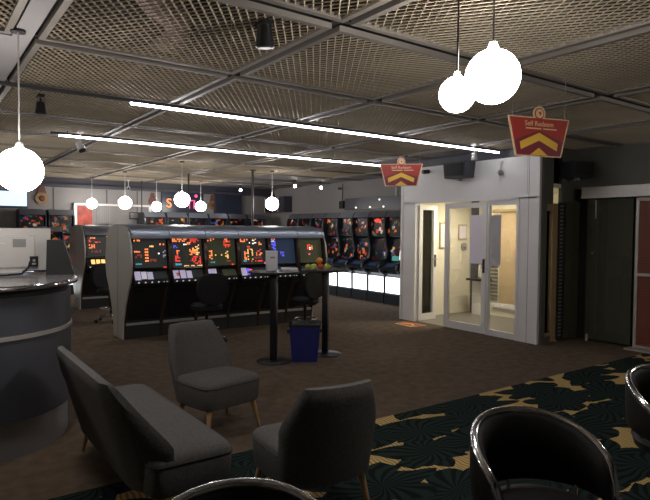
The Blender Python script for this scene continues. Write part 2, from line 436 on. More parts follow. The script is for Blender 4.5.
GL = [('largest globe pendant, nearest, hanging upper right', 2.46, 1.94, 2.45, .14),
      ('smaller globe pendant overlapping the left side of the largest one', 2.19, 1.94, 2.32, .088),
      ('white globe pendant hanging at the left edge above the counter', .56, 4.11, 2.01, .14),
      ('small distant globe pendant, leftmost over the white pipe frame', 3.64, 15.0, 2.24, .125),
      ('small globe pendant in the middle of the white pipe frame', 3.85, 12.97, 2.2, .14),
      ('small globe pendant at the right end of the white pipe frame', 5.10, 14.5, 2.2, .12),
      ('globe pendant hanging in front of the neon wall sign', 4.1, 10.28, 2.18, .14),
      ('small globe pendant just right of the neon wall sign', 6.2, 14.25, 2.23, .135),
      ('globe pendant in front of the wall screen over the machines', 6.3, 10.72, 2.19, .14)]
GL += [('added white globe pendant over the bar, outside the photo to the left', -1.3, 5.2, 2.05, .14),  # unseen lamp, added to light the room from the left
       ('added white globe pendant beyond the bar, outside the photo to the left', 0.7, 9.3, 2.05, .14),  # unseen lamp, added to brighten the silver end panels
       ('added white globe pendant outside the photo to the right, before the shutter', 6.4, 1.2, 2.4, .14)]  # unseen lamp, added to lift the dark walls and glass at right
for k, (lab, x, y, z, r) in enumerate(GL):
    t = thing('globe_pendant', lab, 'pendant lamp', (x, y, CH), 0, None)
    h = z-CH
    obj('cord', MB().bar((0, 0, .0), (0, 0, h+r), .005 if k < 3 else .006, n=8), M['black'] if k < 2 else M['white_paint'], t)
    obj('ceiling_rose', MB().cyl((0, 0, -.012), .045, .03), M['black_beam'], t)
    obj('lamp_neck', MB().cyl((0, 0, h+r*1.08), r*.26, r*.35, r*.12, 20), M['globe'] if k < 2 else M['white_paint'], t)
    obj('globe', MB().sph((0, 0, h), r, 40), M['globe'], t)

# ------------------------------------------------------------------ crown shaped hanging signs
def crown_sign(label, loc, ang, words=True):
    t = thing('hanging_sign', label, 'sign', loc, ang)
    W, H = .30, .31
    def face(s, e=0):
        return [(-W*s, H/2*s), (-W*.74*s, -H/2*s), (W*.74*s, -H/2*s), (W*s, H/2*s)]
    obj('edge', MB().prism(face(1), 'y', -.004, .004).cyl((0, 0, H/2+.03), .058, .008, n=32, axis=(0, 1, 0)), M['sign_edge'], t, smooth=30)
    for s, y in ((-1, -.006), (1, .006)):
        n = s
        obj('red_face', MB().prism(face(.945), 'y', min(0, n*.0055), max(0, n*.0055)).cyl((0, n*.003, H/2+.03), .046, .006, n=32, axis=(0, 1, 0)), M['sign_red'], t, smooth=30)
        lowf = [(-W*.78, -.03), (-W*.70, -H/2+.012), (W*.70, -H/2+.012), (W*.78, -.03), (0, .05)]
        obj('maroon_band', MB().prism(lowf, 'y', n*.0055, n*.0065), M['sign_dark'], t, smooth=30)
        ar = [(-.185, -.045), (0, .035), (.185, -.045), (.175, -.105), (0, -.028), (-.175, -.105)]
        obj('arrow', MB().prism(ar, 'y', n*.0065, n*.0075).prism([(-.085, -H/2+.012), (0, -.085), (.085, -H/2+.012)], 'y', n*.0065, n*.0075), M['sign_gold'], t, smooth=30)
        obj('medallion', MB().cyl((0, n*.0065, H/2+.03), .036, .003, n=32, axis=(0, 1, 0)), M['sign_edge'], t)
        obj('medallion_mark', MB().prism([(-.016, H/2+.045), (-.004, H/2+.03), (.004, H/2+.012), (.016, H/2+.03), (.012, H/2+.05), (0, H/2+.04)], 'y', n*.008, n*.009), M['sign_red'], t)
        rot = (PI/2, 0, 0) if s < 0 else (PI/2, 0, PI)
        text_mesh('lettering', 'Self Redeem', .056, M['sign_edge'], t, (0, n*.0062, .103), rot, .0008)
        obj('underline', MB().box((-.055, n*.0062, .066), (.15, .0015, .010)).box((.105, n*.0062, .066), (.13, .0015, .010)), M['sign_edge'], t)
    for sx in (-1, 1):
        obj('wire', MB().bar((sx*W*.85, 0, H/2), (sx*W*.85, 0, CH-loc[2]), .0015, n=6), M['steel'], t)
    return t
def heading(dx, dy): return math.atan2(dy, dx)
crown_sign('red crown-shaped sign with gold arrow, hanging right of the large globe', (4.07, 2.75, 2.40), heading(.96, -.28))
crown_sign('red crown-shaped sign with gold arrow, hanging before the glass doors left end', (5.57, 5.93, 2.42), heading(.723, -.69))

# ------------------------------------------------------------------ slot machines (front row, back to back)
PROF = [(0, 0), (0, .12), (-.02, .26), (-.12, .5), (-.25, .72), (-.36, .86), (-.42, 1.02), (-.43, 1.15), (-.39, 1.4), (-.31, 1.56), (-.20, 1.65), (.0, 1.68), (.22, 1.68), (.22, 0)]
BW = .56
SC0, SC1 = (-.385, 1.07), (-.315, 1.51)       # main screen plane, bottom and top (y, z)
def scr(u, v, half=.245):
    return ((-half+2*half*u), SC0[0]+(SC1[0]-SC0[0])*v, SC0[1]+(SC1[1]-SC0[1])*v)
def slot_base(name='slot_machine'):
    t = thing(name, 'x', 'slot machine')
    inner = [(.0+.03, .0), (.0+.03, .1), (.02, .24), (-.12, .5), (-.25, .72), (-.30, .80), (-.30, 1.0), (-.34, 1.06), (-.27, 1.53), (-.1, 1.6), (.21, 1.6), (.21, 0)]
    obj('cabinet', MB().prism(inner, 'x', -BW/2+.02, BW/2-.02), M['black'], t)
    for s in (-1, 1):
        x = s*(BW/2-.014)
        obj('side_fin', MB().prism(PROF, 'x', x-.013, x+.013), M['fin'], t)
    hood = [(-.405, 1.50), (-.365, 1.585), (-.25, 1.665), (.0, 1.70), (.22, 1.70), (.22, 1.68), (0, 1.675), (-.24, 1.64), (-.34, 1.565), (-.375, 1.495)]
    obj('hood', MB().prism(hood, 'x', -BW/2+.004, BW/2-.004), M['hood'], t)
    dk = MB(); dk.prism([(-.43, .82), (-.455, .86), (-.33, 1.06), (-.28, 1.06), (-.28, .80)], 'x', -BW/2+.03, BW/2-.03)
    deck = obj('button_deck', dk, M['black'], t)
    obj('screen', MB().prism([(SC0[0], SC0[1]-.015), (SC1[0], SC1[1]+.01), (SC1[0]+.02, SC1[1]+.01), (SC0[0]+.02, SC0[1]-.015)], 'x', -.255, .255), M['screen_black'], t)
    obj('door_panel', MB().prism([(-.02, .29), (-.145, .52), (-.27, .72), (-.25, .72), (-.12, .52), (0, .29)], 'x', -.2, .2), M['black'], t)
    obj('trim_strip', MB().prism([(-.022, .20), (-.03, .235), (.03, .235), (.03, .2)], 'x', -BW/2+.03, BW/2-.03), M['steel'], t)
    obj('kick_plate', MB().prism([(-.005, .0), (-.005, .19), (.03, .19), (.03, 0)], 'x', -BW/2+.028, BW/2-.028), M['black_matte'], t)
    # button row
    for k in range(4): obj('button', MB().sph((-.20+.095*k, -.458, .872), .011, 10, (1.2, .6, 1)), M['e_l'], deck)
    for k in range(2): obj('button', MB().sph((.165+.045*k, -.458, .872), .007, 8, (1.2, .6, 1)), M['e_l'], deck)
    return t
def q(x0, x1, y0, y1, xa, xb, ya, yb):        # photo patch to 0..1 on its own screen
    return (x0-xa)/(xb-xa), (x1-xa)/(xb-xa), (yb-y1)/(yb-ya), (yb-y0)/(yb-ya)
def add_graphics(t, items, frame, deckitems, dim):
    byc = {}
    sc = [c for c in kids(t) if c.name.startswith('screen')][0]
    dkp = [c for c in kids(t) if c.name.startswith('button_deck')][0]
    for col, x0, x1, y0, y1 in items: byc.setdefault(col, []).append(q(x0, x1, y0, y1, *frame))
    nrm = Vector((0, -(SC1[1]-SC0[1]), (SC1[0]-SC0[0]))).normalized()
    def patch(mb, u0, u1, v0, v1, e=.004):
        u0, u1, v0, v1 = [max(.0, min(1, c)) for c in (u0, u1, v0, v1)]
        P = [Vector(scr(*uv)) for uv in ((u0, v0), (u1, v0), (u1, v1), (u0, v1))]
        A = [mb.bm.verts.new(p+nrm*.0005) for p in P]; B = [mb.bm.verts.new(p+nrm*e) for p in P]
        mb.bm.faces.new(A); mb.bm.faces.new(B)
        for i in range(4): mb.bm.faces.new((A[i], A[(i+1) % 4], B[(i+1) % 4], B[i]))
    mb = MB(); patch(mb, .02, .98, .02, .98, .0015); obj('reel_window', mb, M['e_'+dim], sc, smooth=0)
    for col, L in byc.items():
        cells = []
        for (u0, u1, v0, v1) in L:
            # break each patch into small glyph like cells
            nu = max(1, int(round((u1-u0)/.05))); nv = max(1, int(round((v1-v0)/.055)))
            for i in range(nu):
                for j in range(nv):
                    if nu*nv > 3 and random.random() < .30: continue
                    g = .12 if nu*nv > 1 else 0
                    du, dv = (u1-u0)/nu, (v1-v0)/nv
                    cells.append((u0+du*(i+g), u0+du*(i+1-g), v0+dv*(j+g*random.random()*2), v0+dv*(j+1-g*random.random()*2)))
        if len(cells) <= 8:
            for c_ in cells: mb = MB(); patch(mb, *c_); obj('glowing_symbol', mb, M['e_'+col], sc, smooth=0)
        else:
            mb = MB()
            for c_ in cells: patch(mb, *c_)
            obj('glowing_artwork', mb, M['e_'+col], sc, smooth=0)
    # deck display between (y -.425,z .93)-( -.345,1.04)
    for col, u0, u1, v0, v1 in deckitems:
        mb = MB()
        p = lambda u, v: Vector((-.24+.48*u, -.425+.07*v, .905+.118*v))
        n2 = Vector((0, -.12, .075)).normalized()
        P = [p(*uv) for uv in ((u0, v0), (u1, v0), (u1, v1), (u0, v1))]
        A = [mb.bm.verts.new(x+n2*.001) for x in P]; B = [mb.bm.verts.new(x+n2*.005) for x in P]
        mb.bm.faces.new(A); mb.bm.faces.new(B)
        for i in range(4): mb.bm.faces.new((A[i], A[(i+1) % 4], B[(i+1) % 4], B[i]))
        obj('deck_display', mb, M['e_'+col], dkp, smooth=0)
M1 = [('o', 131, 137, 239, 241), ('y', 145, 149, 245, 247), ('o', 151, 159, 243, 245.5)] + [('o', 140.5, 144, a, a+2) for a in (248, 251, 254, 257, 260)] + \
     [('o', 131, 138, 250.5, 252.5), ('c', 132, 137.5, 263, 265), ('r', 157, 160, 267, 269), ('w', 152.7, 154, 253, 254.3), ('m', 145, 151, 259, 262), ('m', 132, 138, 254, 258), ('p', 157, 160, 250, 258)]
M2 = [('o', 169, 183, 235, 239), ('r', 186, 195, 235, 240), ('b', 170, 174, 241, 246), ('o', 171, 176, 248, 253), ('r', 171, 176, 254, 261), ('w', 179.5, 183, 241, 244),
      ('g', 179, 184, 245, 263), ('y', 188, 195, 242, 249), ('o', 185, 192, 247, 254), ('r', 187, 196, 255, 264), ('y', 191, 195, 250, 254), ('m', 185, 190, 257, 263), ('c', 171, 177, 262.5, 265),
      ('y', 179, 184, 265, 266.3), ('y', 186, 189.5, 265, 266.3), ('y', 192, 197, 265, 266.3), ('o', 183, 188, 239, 242)]
M3 = [('o', 206, 213, 235, 238.5), ('r', 222, 229, 238, 246), ('o', 223, 226, 235.5, 239), ('y', 223, 226.5, 248, 259), ('o', 207, 210.5, 249, 260), ('c', 208, 212.5, 262, 264), ('r', 229, 231.5, 265, 267), ('m', 224, 230, 261, 263), ('y', 213, 214, 254, 255.5), ('y', 219, 220, 254, 255.5)]
M4 = [('o', 240, 247, 235, 239.5), ('w', 248, 255, 239.5, 241), ('w', 251, 252.5, 236, 244), ('y', 252, 255, 235, 238), ('o', 257, 260, 239, 243), ('r', 246, 250, 244, 247.5), ('y', 246, 251, 247.5, 249),
      ('g', 247.5, 250, 249, 260), ('y', 246, 247.3, 249, 261), ('y', 250, 251.3, 249, 261), ('o', 243, 245.5, 250, 261), ('r', 255, 259, 248, 251), ('o', 254, 260, 252, 256), ('r', 249, 261, 261.5, 263.5), ('c', 242, 245, 261, 263), ('k', 261, 263, 264, 266.5), ('m', 252, 259, 257, 260)]
M5 = [('o', 271, 276, 235.5, 237.5), ('b', 272, 276.5, 238.5, 250), ('b', 281, 286, 251, 257), ('n', 279, 295, 240, 262), ('w', 272, 275, 238, 239)]
M6 = [('r', 311, 315.5, 244, 245.6), ('r', 311, 312.3, 245.5, 250), ('o', 314.2, 315.5, 245.5, 250), ('w', 312.6, 313.8, 247, 250.5), ('k', 311.6, 313.2, 254, 256), ('g', 306, 308, 240, 262), ('g', 318, 320, 242, 262)]
FR = [(130.5, 161, 237, 268.5), (168, 198, 234, 267), (205, 234, 234, 267.5), (239, 264, 233.5, 267), (270, 298, 234, 266), (304, 323, 236, 265)]
DIM = ['d', 'd', 'g', 'd', 'n', 'g']
DK = [[('p', .0, .18, 0, 1), ('l', .2, .36, .1, .95), ('p', .38, .55, .05, .9), ('d', .58, .98, .1, .9)],
      [('p', .02, .2, 0, 1), ('m', .12, .2, .3, .7), ('p', .24, .42, 0, 1), ('p', .45, .62, 0, .9), ('d', .66, .98, .1, 1)],
      [('p', .02, .3, .2, 1), ('g', .5, .98, .1, .9)],
      [('p', .02, .22, 0, 1), ('b', .24, .33, .1, .9), ('k', .34, .44, .2, .8), ('d', .5, .98, .2, 1)],
      [('n', .02, .5, .1, 1), ('d', .52, .98, .1, 1)], [('d', .1, .9, .1, .9)]]
LB = ['front-row slot machine at the left end, sparse orange symbols, silver end panel',
      'front-row slot machine with the busiest red and orange screen, second from left',
      'front-row slot machine with a red blob and gold columns on a dim green screen',
      'front-row slot machine with a white cross over a yellow arch on screen',
      'front-row slot machine with a blue screen, behind the white dispenser',
      'front-row slot machine at the right end, dark screen with a small red ring']
GRP1 = None
def end_panel(t, s):
    pr = [(y-(.01 if y < .3 else 0), z+.005 if z > .1 else z) for y, z in PROF]
    obj('silver_end_panel', MB().prism(pr, 'x', s*BW/2+(-.0 if s > 0 else -.022), s*BW/2+(.022 if s > 0 else 0)), M['silver'], t)
FX, FY = 2.515, 8.56
for k, (it, fr, dm, dk_, lb) in enumerate(zip([M1, M2, M3, M4, M5, M6], FR, DIM, DK, LB)):
    t = slot_base(); t['label'] = lb; t['group'] = 'front row slot machines'
    t.location = (FX+BW*(k+.5), FY, 0)
    add_graphics(t, it, fr, dk_, dm)
    if k == 0: end_panel(t, -1)
    if k == 5: end_panel(t, 1)
# its back-to-back neighbour: only the end shows
t = slot_base(); t['label'] = 'slot machine back to back behind the left end machine, showing only its silver side'
t.location = (FX+BW*.5, FY+.45, 0); t.rotation_euler = (0, 0, PI); end_panel(t, 1)
# bank behind at the left
MB0 = [('o', 85, 92, 234, 236), ('r', 84, 87, 237, 241), ('r', 89, 94, 240, 242), ('o', 84, 89, 244, 250), ('o', 99, 102, 232, 234), ('o', 99, 102, 237, 239), ('o', 99, 102, 241, 243), ('o', 99, 102, 245, 247), ('y', 99, 102, 249, 251), ('m', 86, 94, 252, 256)]
t = slot_base(); t['label'] = 'slot machine standing alone behind the front row at left, orange dots down its screen'
t.location = (3.02, 12.22, 0); add_graphics(t, MB0, (82, 104, 230, 262), [('y', .15, .3, .2, .9), ('y', .35, .5, .2, .9), ('y', .55, .7, .2, .9)], 'd'); end_panel(t, -1); end_panel(t, 1)
t = slot_base(); t['label'] = 'slot machine backing onto the lone left machine, showing its silver side'
t.location = (3.02, 12.67, 0); t.rotation_euler = (0, 0, PI); end_panel(t, 1)

# ------------------------------------------------------------------ tall machines
TW = .585
def tall_machine():
    t = thing('tall_slot_machine', 'x', 'slot machine')
    w = TW/2-.016
    body = [(.02, 0), (.02, .62), (-.05, .68), (-.05, .74), (.12, .92), (.16, 1.45), (.06, 1.5), (.08, 1.95), (.14, 2.04), (.5, 2.04), (.5, 0)]
    obj('cabinet', MB().prism(body, 'x', -w+.02, w-.02), M['navy'], t)
    side = [(0, 0), (-.01, .25), (-.02, .62), (-.14, .70), (-.22, .80), (-.18, .9), (.0, 1.0), (.04, 1.2), (-.02, 1.5), (-.06, 1.7), (-.04, 1.9), (.06, 2.06), (.5, 2.06), (.5, 0)]
    for s in (-1, 1): obj('side_panel', MB().prism(side, 'x', s*w-.014, s*w+.014), M['navy'], t)
    obj('base_plinth', MB().b2((-w, -.03, 0), (w, .03, .22)), M['navy'], t)
    obj('light_panel', MB().prism([(-.012, .245), (-.016, .60), (.02, .60), (.02, .245)], 'x', -w+.024, w-.024), M['panel_light'], t)
    dk = obj('button_deck', MB().prism([(-.20, .76), (-.21, .80), (-.02, .92), (.12, .92), (.1, .74)], 'x', -w+.02, w-.02), M['navy'], t)
    obj('deck_display', MB().prism([(-.15, .843), (-.05, .908), (-.053, .913), (-.153, .848)], 'x', -.14, .14), M['e_n'], dk)
    obj('screen', MB().prism([(.085, .95), (.125, 1.42), (.17, 1.42), (.13, .95)], 'x', -.235, .235), M['game_art'], t)
    obj('upper_screen', MB().prism([(.03, 1.52), (.05, 1.92), (.1, 1.92), (.08, 1.52)], 'x', -.235, .235), M['game_art'], t)
    obj('top_cap', MB().prism([(-.03, 1.94), (.06, 2.075), (.5, 2.075), (.5, 2.05), (.08, 2.04), (.01, 1.94)], 'x', -w, w), M['hood'], t)
    return t
tm = tall_machine()
rl = ['tall slot machine seen through the open doorway, its white base lit',
      'tall slot machine next to the white door post, bright white flash on screen',
      'tall slot machine with a glowing red oval topper, second left of the door post',
      'tall slot machine with a brownish screen, third left of the door post',
      'tall dark slot machine with a thin reflection on top, fourth left of the door post',
      'tall slot machine just right of the bar table fruit, lit base',
      'tall slot machine in the right rear row with orange symbols, behind the table',
      'tall slot machine in the right rear row, second from the far corner',
      'tall slot machine in the right rear row, nearest the far corner']
first = True
for k in range(9):
    loc = (8.6, 8.47+TW*(k+.5)-.0, 0)
    if k == 0: o = tm; o.location = loc; o.rotation_euler = (0, 0, -PI/2); o['label'] = rl[0]
    else: o = dup(tm, rl[k], loc, -PI/2)
    o['group'] = 'lit-base machines along the right wall'
    add = None
    if k in (1, 2):
        sc = [c for c in kids(o) if c.name.startswith('upper_screen' if k == 2 else 'screen')][0]
        if k == 2: obj('red_topper', MB().sph((.0, .02, 1.86), .085, 20, (1.3, .35, .5)), M['e_r'], o)
        else:
            obj('bright_picture', MB().prism([(.083, .99), (.1, 1.2), (.105, 1.2), (.09, .99)], 'x', .08, .22), M['e_w'], o)
            obj('teal_picture', MB().prism([(.081, .97), (.09, 1.07), (.1, 1.07), (.09, .97)], 'x', -.16, .06), M['e_t'], o)
fl = [(2.32, 'tall slot machine at the back wall, scattered red lights, left of all behind the monitor'),
      (2.95, 'tall dark slot machine at the back wall beside the scattered red one'),
      (5.25, 'tall slot machine at the back wall showing a bluish star, left of the neon sign'),
      (5.87, 'tall slot machine at the back wall directly below the left of the neon sign'),
      (6.48, 'tall slot machine at the back wall below the right of the neon sign'),
      (7.09, 'tall slot machine at the back wall left of the thin pole'),
      (7.70, 'tall slot machine at the back wall right behind the thin pole'),
      (8.31, 'tall slot machine at the back wall just left of the far corner')]
for x, lb in fl: dup(tm, lb, (x, 15.05, 0), 0, 'tall machines along the back wall')
dup(tm, 'slot machine with orange glowing top seen just above the black terminal', (2.45, 13.7, -0.0), 0).scale = (.9, .9, .8)

# ------------------------------------------------------------------ casino stools
def casino_stool():
    t = thing('casino_stool', 'x', 'stool')
    bk = MB(); n = 14
    P = []
    for i in range(n+1):
        a = -1+2*i/n
        P.append((a*.235, .19+.05*(1-a*a)))
    # rounded back
    poly = []
    for i in range(25):
        th = 2*PI*i/24; poly.append((.235*math.copysign(abs(math.cos(th))**.75, math.cos(th)), .80+.22*math.copysign(abs(math.sin(th))**.75, math.sin(th))))
    mb = MB(); mb.prism(poly[:-1], 'y', .17, .24); bmesh.ops.bevel(mb.bm, geom=mb.bm.edges[:], offset=.012, segments=2, affect='EDGES')
    obj('backrest', mb, M['leather'], t)
    obj('seat', MB().lathe([(.19, .48), (.225, .50), (.23, .55), (.2, .58), (.05, .585)], n=32), M['leather'], t)
    obj('back_support', MB().box((0, .2, .58), (.06, .02, .22)).box((0, .12, .48), (.06, .18, .02)), M['black'], t)
    obj('pole', MB().cyl((0, 0, .29), .025, .38), M['black'], t)
    obj('foot_ring', MB().tube([(.17*math.cos(a*PI/12), .17*math.sin(a*PI/12), .24) for a in range(24)], .01, 8, True), M['chrome'], t)
    for k in range(5):
        a = 2*PI*k/5+.3; c, s = math.cos(a), math.sin(a)
        lg = obj('base_arm', MB().bar((0, 0, .11), (c*.26, s*.26, .075), .022, .014), M['chrome'], t)
        obj('caster', MB().cyl((c*.265, s*.265, .028), .028, .035, n=16, axis=(-s, c, 0)), M['black_matte'], lg)
    return t
st = casino_stool(); st.location = (3.42, 7.65, 0); st.rotation_euler = (0, 0, PI); st['label'] = 'black round-backed stool in front of the third front-row machine'
st['group'] = 'casino stools'
dup(st, 'black round-backed stool behind the two bar tables, before the blue screen', (5.02, 7.5, 0), PI+.2, 'casino stools')
dup(st, 'black stool mostly hidden behind the silver end panel, casters showing', (2.82, 10.35, 0), .5, 'casino stools')

# ------------------------------------------------------------------ entry box (glass doors)
FXx = 7.40; YA, YB = 4.93, 7.80
struct('wall_entry_fascia', MB().b2((FXx-.05, YA, 2.13), (FXx+.05, YB, 2.76)).b2((FXx-.05, YA, 0), (FXx+.05, YA+.36, 2.15)).b2((FXx-.05, 7.44, 0), (FXx+.05, YB, 2.15)), M['white_paint']).name = 'wall_entry'
struct('wall_entry_dark', MB().b2((FXx-.03, YA-.01, 2.76), (FXx+.05, YB, 2.9)).b2((FXx-.03, YB, 2.3), (X1, YB+.05, 2.9)), M['cornice']).name = 'wall_bulkhead'
struct('trim_3', MB().b2((FXx-.065, YA-.01, 0), (FXx-.045, YA+.03, 2.76)).b2((FXx-.062, 7.76, 0), (FXx-.045, YB+.01, 2.76)).b2((FXx-.058, 5.26, 0), (FXx-.045, 5.30, 2.15)).b2((FXx-.058, 5.26, 2.125), (FXx-.045, 7.46, 2.16)), M['white_paint'])
struct('trim_4', MB().b2((FXx-.052, YA+.17, 0), (FXx-.049, YA+.178, 2.76)).b2((FXx-.052, YA+.2, 2.2), (FXx-.049, YA+.205, 2.76)), M['plastic_grey'])
# side wall toward the machines: glazed near the door, then solid
struct('wall_entry_side', MB().b2((8.12, 7.74, 0), (X1, 7.80, 2.3)).b2((FXx+.05, 7.74, 2.12), (8.12, 7.80, 2.3)), M['interior_wall'])
wn = struct('window_1', MB().b2((FXx+.32, 7.735, 0), (FXx+.36, 7.805, 2.12)).b2((8.08, 7.735, 0), (8.12, 7.805, 2.12)).b2((FXx+.05, 7.735, .0), (8.12, 7.805, .07)), M['interior_wall'])
obj('pane', MB().b2((FXx+.05, 7.765, .07), (8.08, 7.775, 2.12)), M['glass'], wn)
struct('wall_entry_ceiling', MB().b2((FXx+.05, YA+.02, 2.3), (X1, 7.8, 2.36)), M['interior_wall']).name = 'ceiling.001'
struct('wall_entry_rear', MB().b2((9.18, 4.95, 0), (X1, 7.75, 2.3)), M['interior_wall'])
# open door leaf folded inward, seen edge-on at the left
def glazed_door(name_loc, rz, w, label, zt=2.1, fr=.085, bot=.13, hand=-1, top=.08):
    d = thing('glazed_door', label, 'door', name_loc, rz)
    obj('door_frame', MB().b2((0, -.022, .01), (fr, .022, zt)).b2((w-fr, -.022, .01), (w, .022, zt)).b2((fr, -.022, .01), (w-fr, .022, bot)).b2((fr, -.022, zt-top), (w-fr, .022, zt)), M['white_paint'], d)
    obj('pane', MB().b2((fr, -.004, bot), (w-fr, .004, zt-top)), M['glass'], d)
    x = w-fr/2 if hand > 0 else fr/2
    h = obj('lock_plate', MB().b2((x-.02, -.03, .98), (x+.02, -.022, 1.2)).b2((x-.02, .022, .98), (x+.02, .03, 1.2)), M['black'], d)
    obj('handle', MB().bar((x, -.03, 1.12), (x, -.065, 1.12), .009).bar((x, -.065, 1.12), (x-hand*.11, -.065, 1.12), .009), M['chrome'], h)
    return d
# local +x runs toward -Y in the world
glazed_door((FXx-.03, 6.73, 0), -PI/2, .87, 'closed white-framed glass door leaf with a black lock plate', hand=1)
d2 = glazed_door((FXx+.03, 7.43, 0), 0.02, .46, 'open white glass door leaf seen almost edge-on beside the left post', hand=1)
fixed = struct('window_2', MB().b2((FXx-.03, 5.29, .0), (FXx+.03, 5.33, 2.13)).b2((FXx-.03, 5.83, 0), (FXx+.03, 5.87, 2.13)).b2((FXx-.03, 5.33, 0), (FXx+.03, 5.83, .09)).b2((FXx-.03, 5.33, 2.05), (FXx+.03, 5.83, 2.13)), M['white_paint'])
obj('pane', MB().b2((FXx-.004, 5.33, .09), (FXx+.004, 5.83, 2.05)), M['glass'], fixed)
def sheet(label, a, b, m, cat='notice'):
    o = obj('paper_notice', MB().b2(a, b), m); tag(o, label, cat); return o
sheet('pale lilac paper notice taped inside the closed glass door', (FXx-.042, 5.95, 1.12), (FXx-.038, 6.19, 1.90), M['lilac_paper'])
sheet('white paper notice taped to the fixed glass panel', (FXx+.006, 5.63, 1.10), (FXx+.009, 5.82, 1.90), M['paper'])
nb = thing('notice_board', 'framed notice on the bright interior wall beyond the open doorway', 'notice', (8.42, 7.735, 1.55))
obj('frame', MB().box((0, -.008, 0), (.26, .016, .5)), M['tan_frame'], nb); obj('notice_sheet', MB().box((0, -.02, 0), (.22, .006, .46)), M['paper'], nb)
nb = thing('notice_board', 'small framed notice on the interior wall behind the closed door, above the round plaque', 'notice', (8.95, 7.735, 1.62))
obj('frame', MB().box((0, -.008, 0), (.24, .016, .3)), M['tan_frame'], nb); obj('notice_sheet', MB().box((0, -.02, 0), (.2, .006, .26)), M['paper'], nb)
o = obj('round_plaque', MB().cyl((9.0, 7.726, 1.33), .075, .03, n=28, axis=(0, 1, 0)).cyl((9.0, 7.70, 1.33), .03, .03, n=20, axis=(0, 1, 0)), M['plastic_grey']); tag(o, 'round dark plaque on the interior wall behind the closed door', 'plaque')
# interior fittings
rb = thing('roller_blind', 'tan blind covering the rear wall behind the fixed glass', 'blind', (9.16, 6.82, 0))
obj('blind_cloth', MB().b2((-.01, -.27, .26), (.005, .16, 2.0)), M['tan'], rb); obj('bottom_rail', MB().b2((-.03, -.3, .18), (.01, .3, .26)), M['white_paint'], rb)
obj('roller_tube', MB().bar((-.03, -.3, 2.03), (-.03, .3, 2.03), .03), M['tan_frame'], rb)
sb = MB()
for k in range(24): sb.box((9.165, 7.13, .32+.07*k), (.01, .22, .035))
o = obj('dark_blind', sb, M['dark_wall']); tag(o, 'dark slatted blind beside the tan blind inside the entry', 'blind')
o = obj('dark_post', MB().b2((9.08, 7.50, 0), (9.17, 7.62, 2.3)), M['cornice']); tag(o, 'dark vertical post inside the entry behind the closed door', 'post')
wt = thing('wall_counter', 'small dark ledge on a white stand inside the entry, behind the closed door', 'shelf', (9.0, 7.32, 0))
obj('ledge', MB().b2((-.2, -.17, .68), (.15, .17, .72)), M['black'], wt); obj('stand', MB().b2((-.05, -.12, 0), (.15, .14, .68)), M['white_paint'], wt)
cl = thing('ceiling_light', 'bright warm ceiling light inside the glazed entry', 'ceiling light', (8.25, 6.7, 2.3))
obj('housing', MB().b2((-.3, -.3, -.05), (.3, .3, 0)), M['white_paint'], cl); obj('diffuser', MB().b2((-.27, -.27, -.065), (.27, .27, -.05)), M['room_light'], cl)
# return wall: frame, pane, tan frame, slotted upright
RY = YA
w3 = struct('window_3', MB().b2((7.40, RY-.03, 0), (7.50, RY+.03, 2.9)).b2((7.50, RY-.02, .0), (7.66, RY+.02, .1)).b2((7.50, RY-.02, 2.05), (7.66, RY+.02, 2.9)), M['dark_wall'])
obj('pane', MB().b2((7.50, RY-.004, .1), (7.66, RY+.004, 2.05)), M['glass'], w3)
obj('tan_jamb', MB().b2((7.66, RY-.025, .02), (7.78, RY+.025, 2.06)).b2((7.5, RY-.015, 1.95), (7.66, RY+.025, 2.05)).b2((7.5, RY-.015, .1), (7.66, RY+.025, .14)), M['tan_frame'], w3)
sw = thing('switch_plate', 'small white switch plate behind the narrow window of the entry side', 'switch', (7.53, RY+.05, 1.42)); obj('plate', MB().box((0, 0, 0), (.07, .012, .16), bev=.003), M['white_paint'], sw); obj('rocker', MB().box((0, -.01, 0), (.03, .012, .06)), M['paper'], sw)
up = MB(); up.b2((7.80, RY-.05, .04), (7.90, RY-.01, 2.08))
ut = thing('slotted_upright', 'dark upright with a ladder of small slots beside the narrow window', 'post', (7.85, RY-.03, 0))
obj('bar', MB().b2((-.06, -.015, .04), (.06, .015, 2.08)), M['black'], ut)
tk = MB()
for k in range(36): tk.box((0, -.018, .1+.055*k), (.075, .008, .02))
obj('slots', tk, M['plastic_grey'], ut)
obj('foot', MB().cyl((0, 0, .03), .03, .06), M['black_matte'], ut)
struct('wall_return', MB().b2((7.92, RY+.0, 0), (X1, RY+.06, 2.9)), M['dark_wall'])
struct('wall_side_room', MB().b2((9.2, 0, 0), (9.3, RY, 2.9)), M['dark_wall'])
dg = thing('glass_wall_panel', 'dark frameless glass panel on the return wall left of the corner', 'glass panel', (8.12, RY-.06, 0))
obj('pane', MB().b2((-.18, -.005, .03), (.17, .005, 2.1)), M['dark_glass'], dg); obj('lock_stud', MB().cyl((.06, -.012, 1.33), .018, .02, n=14, axis=(0, 1, 0)), M['chrome'], dg)
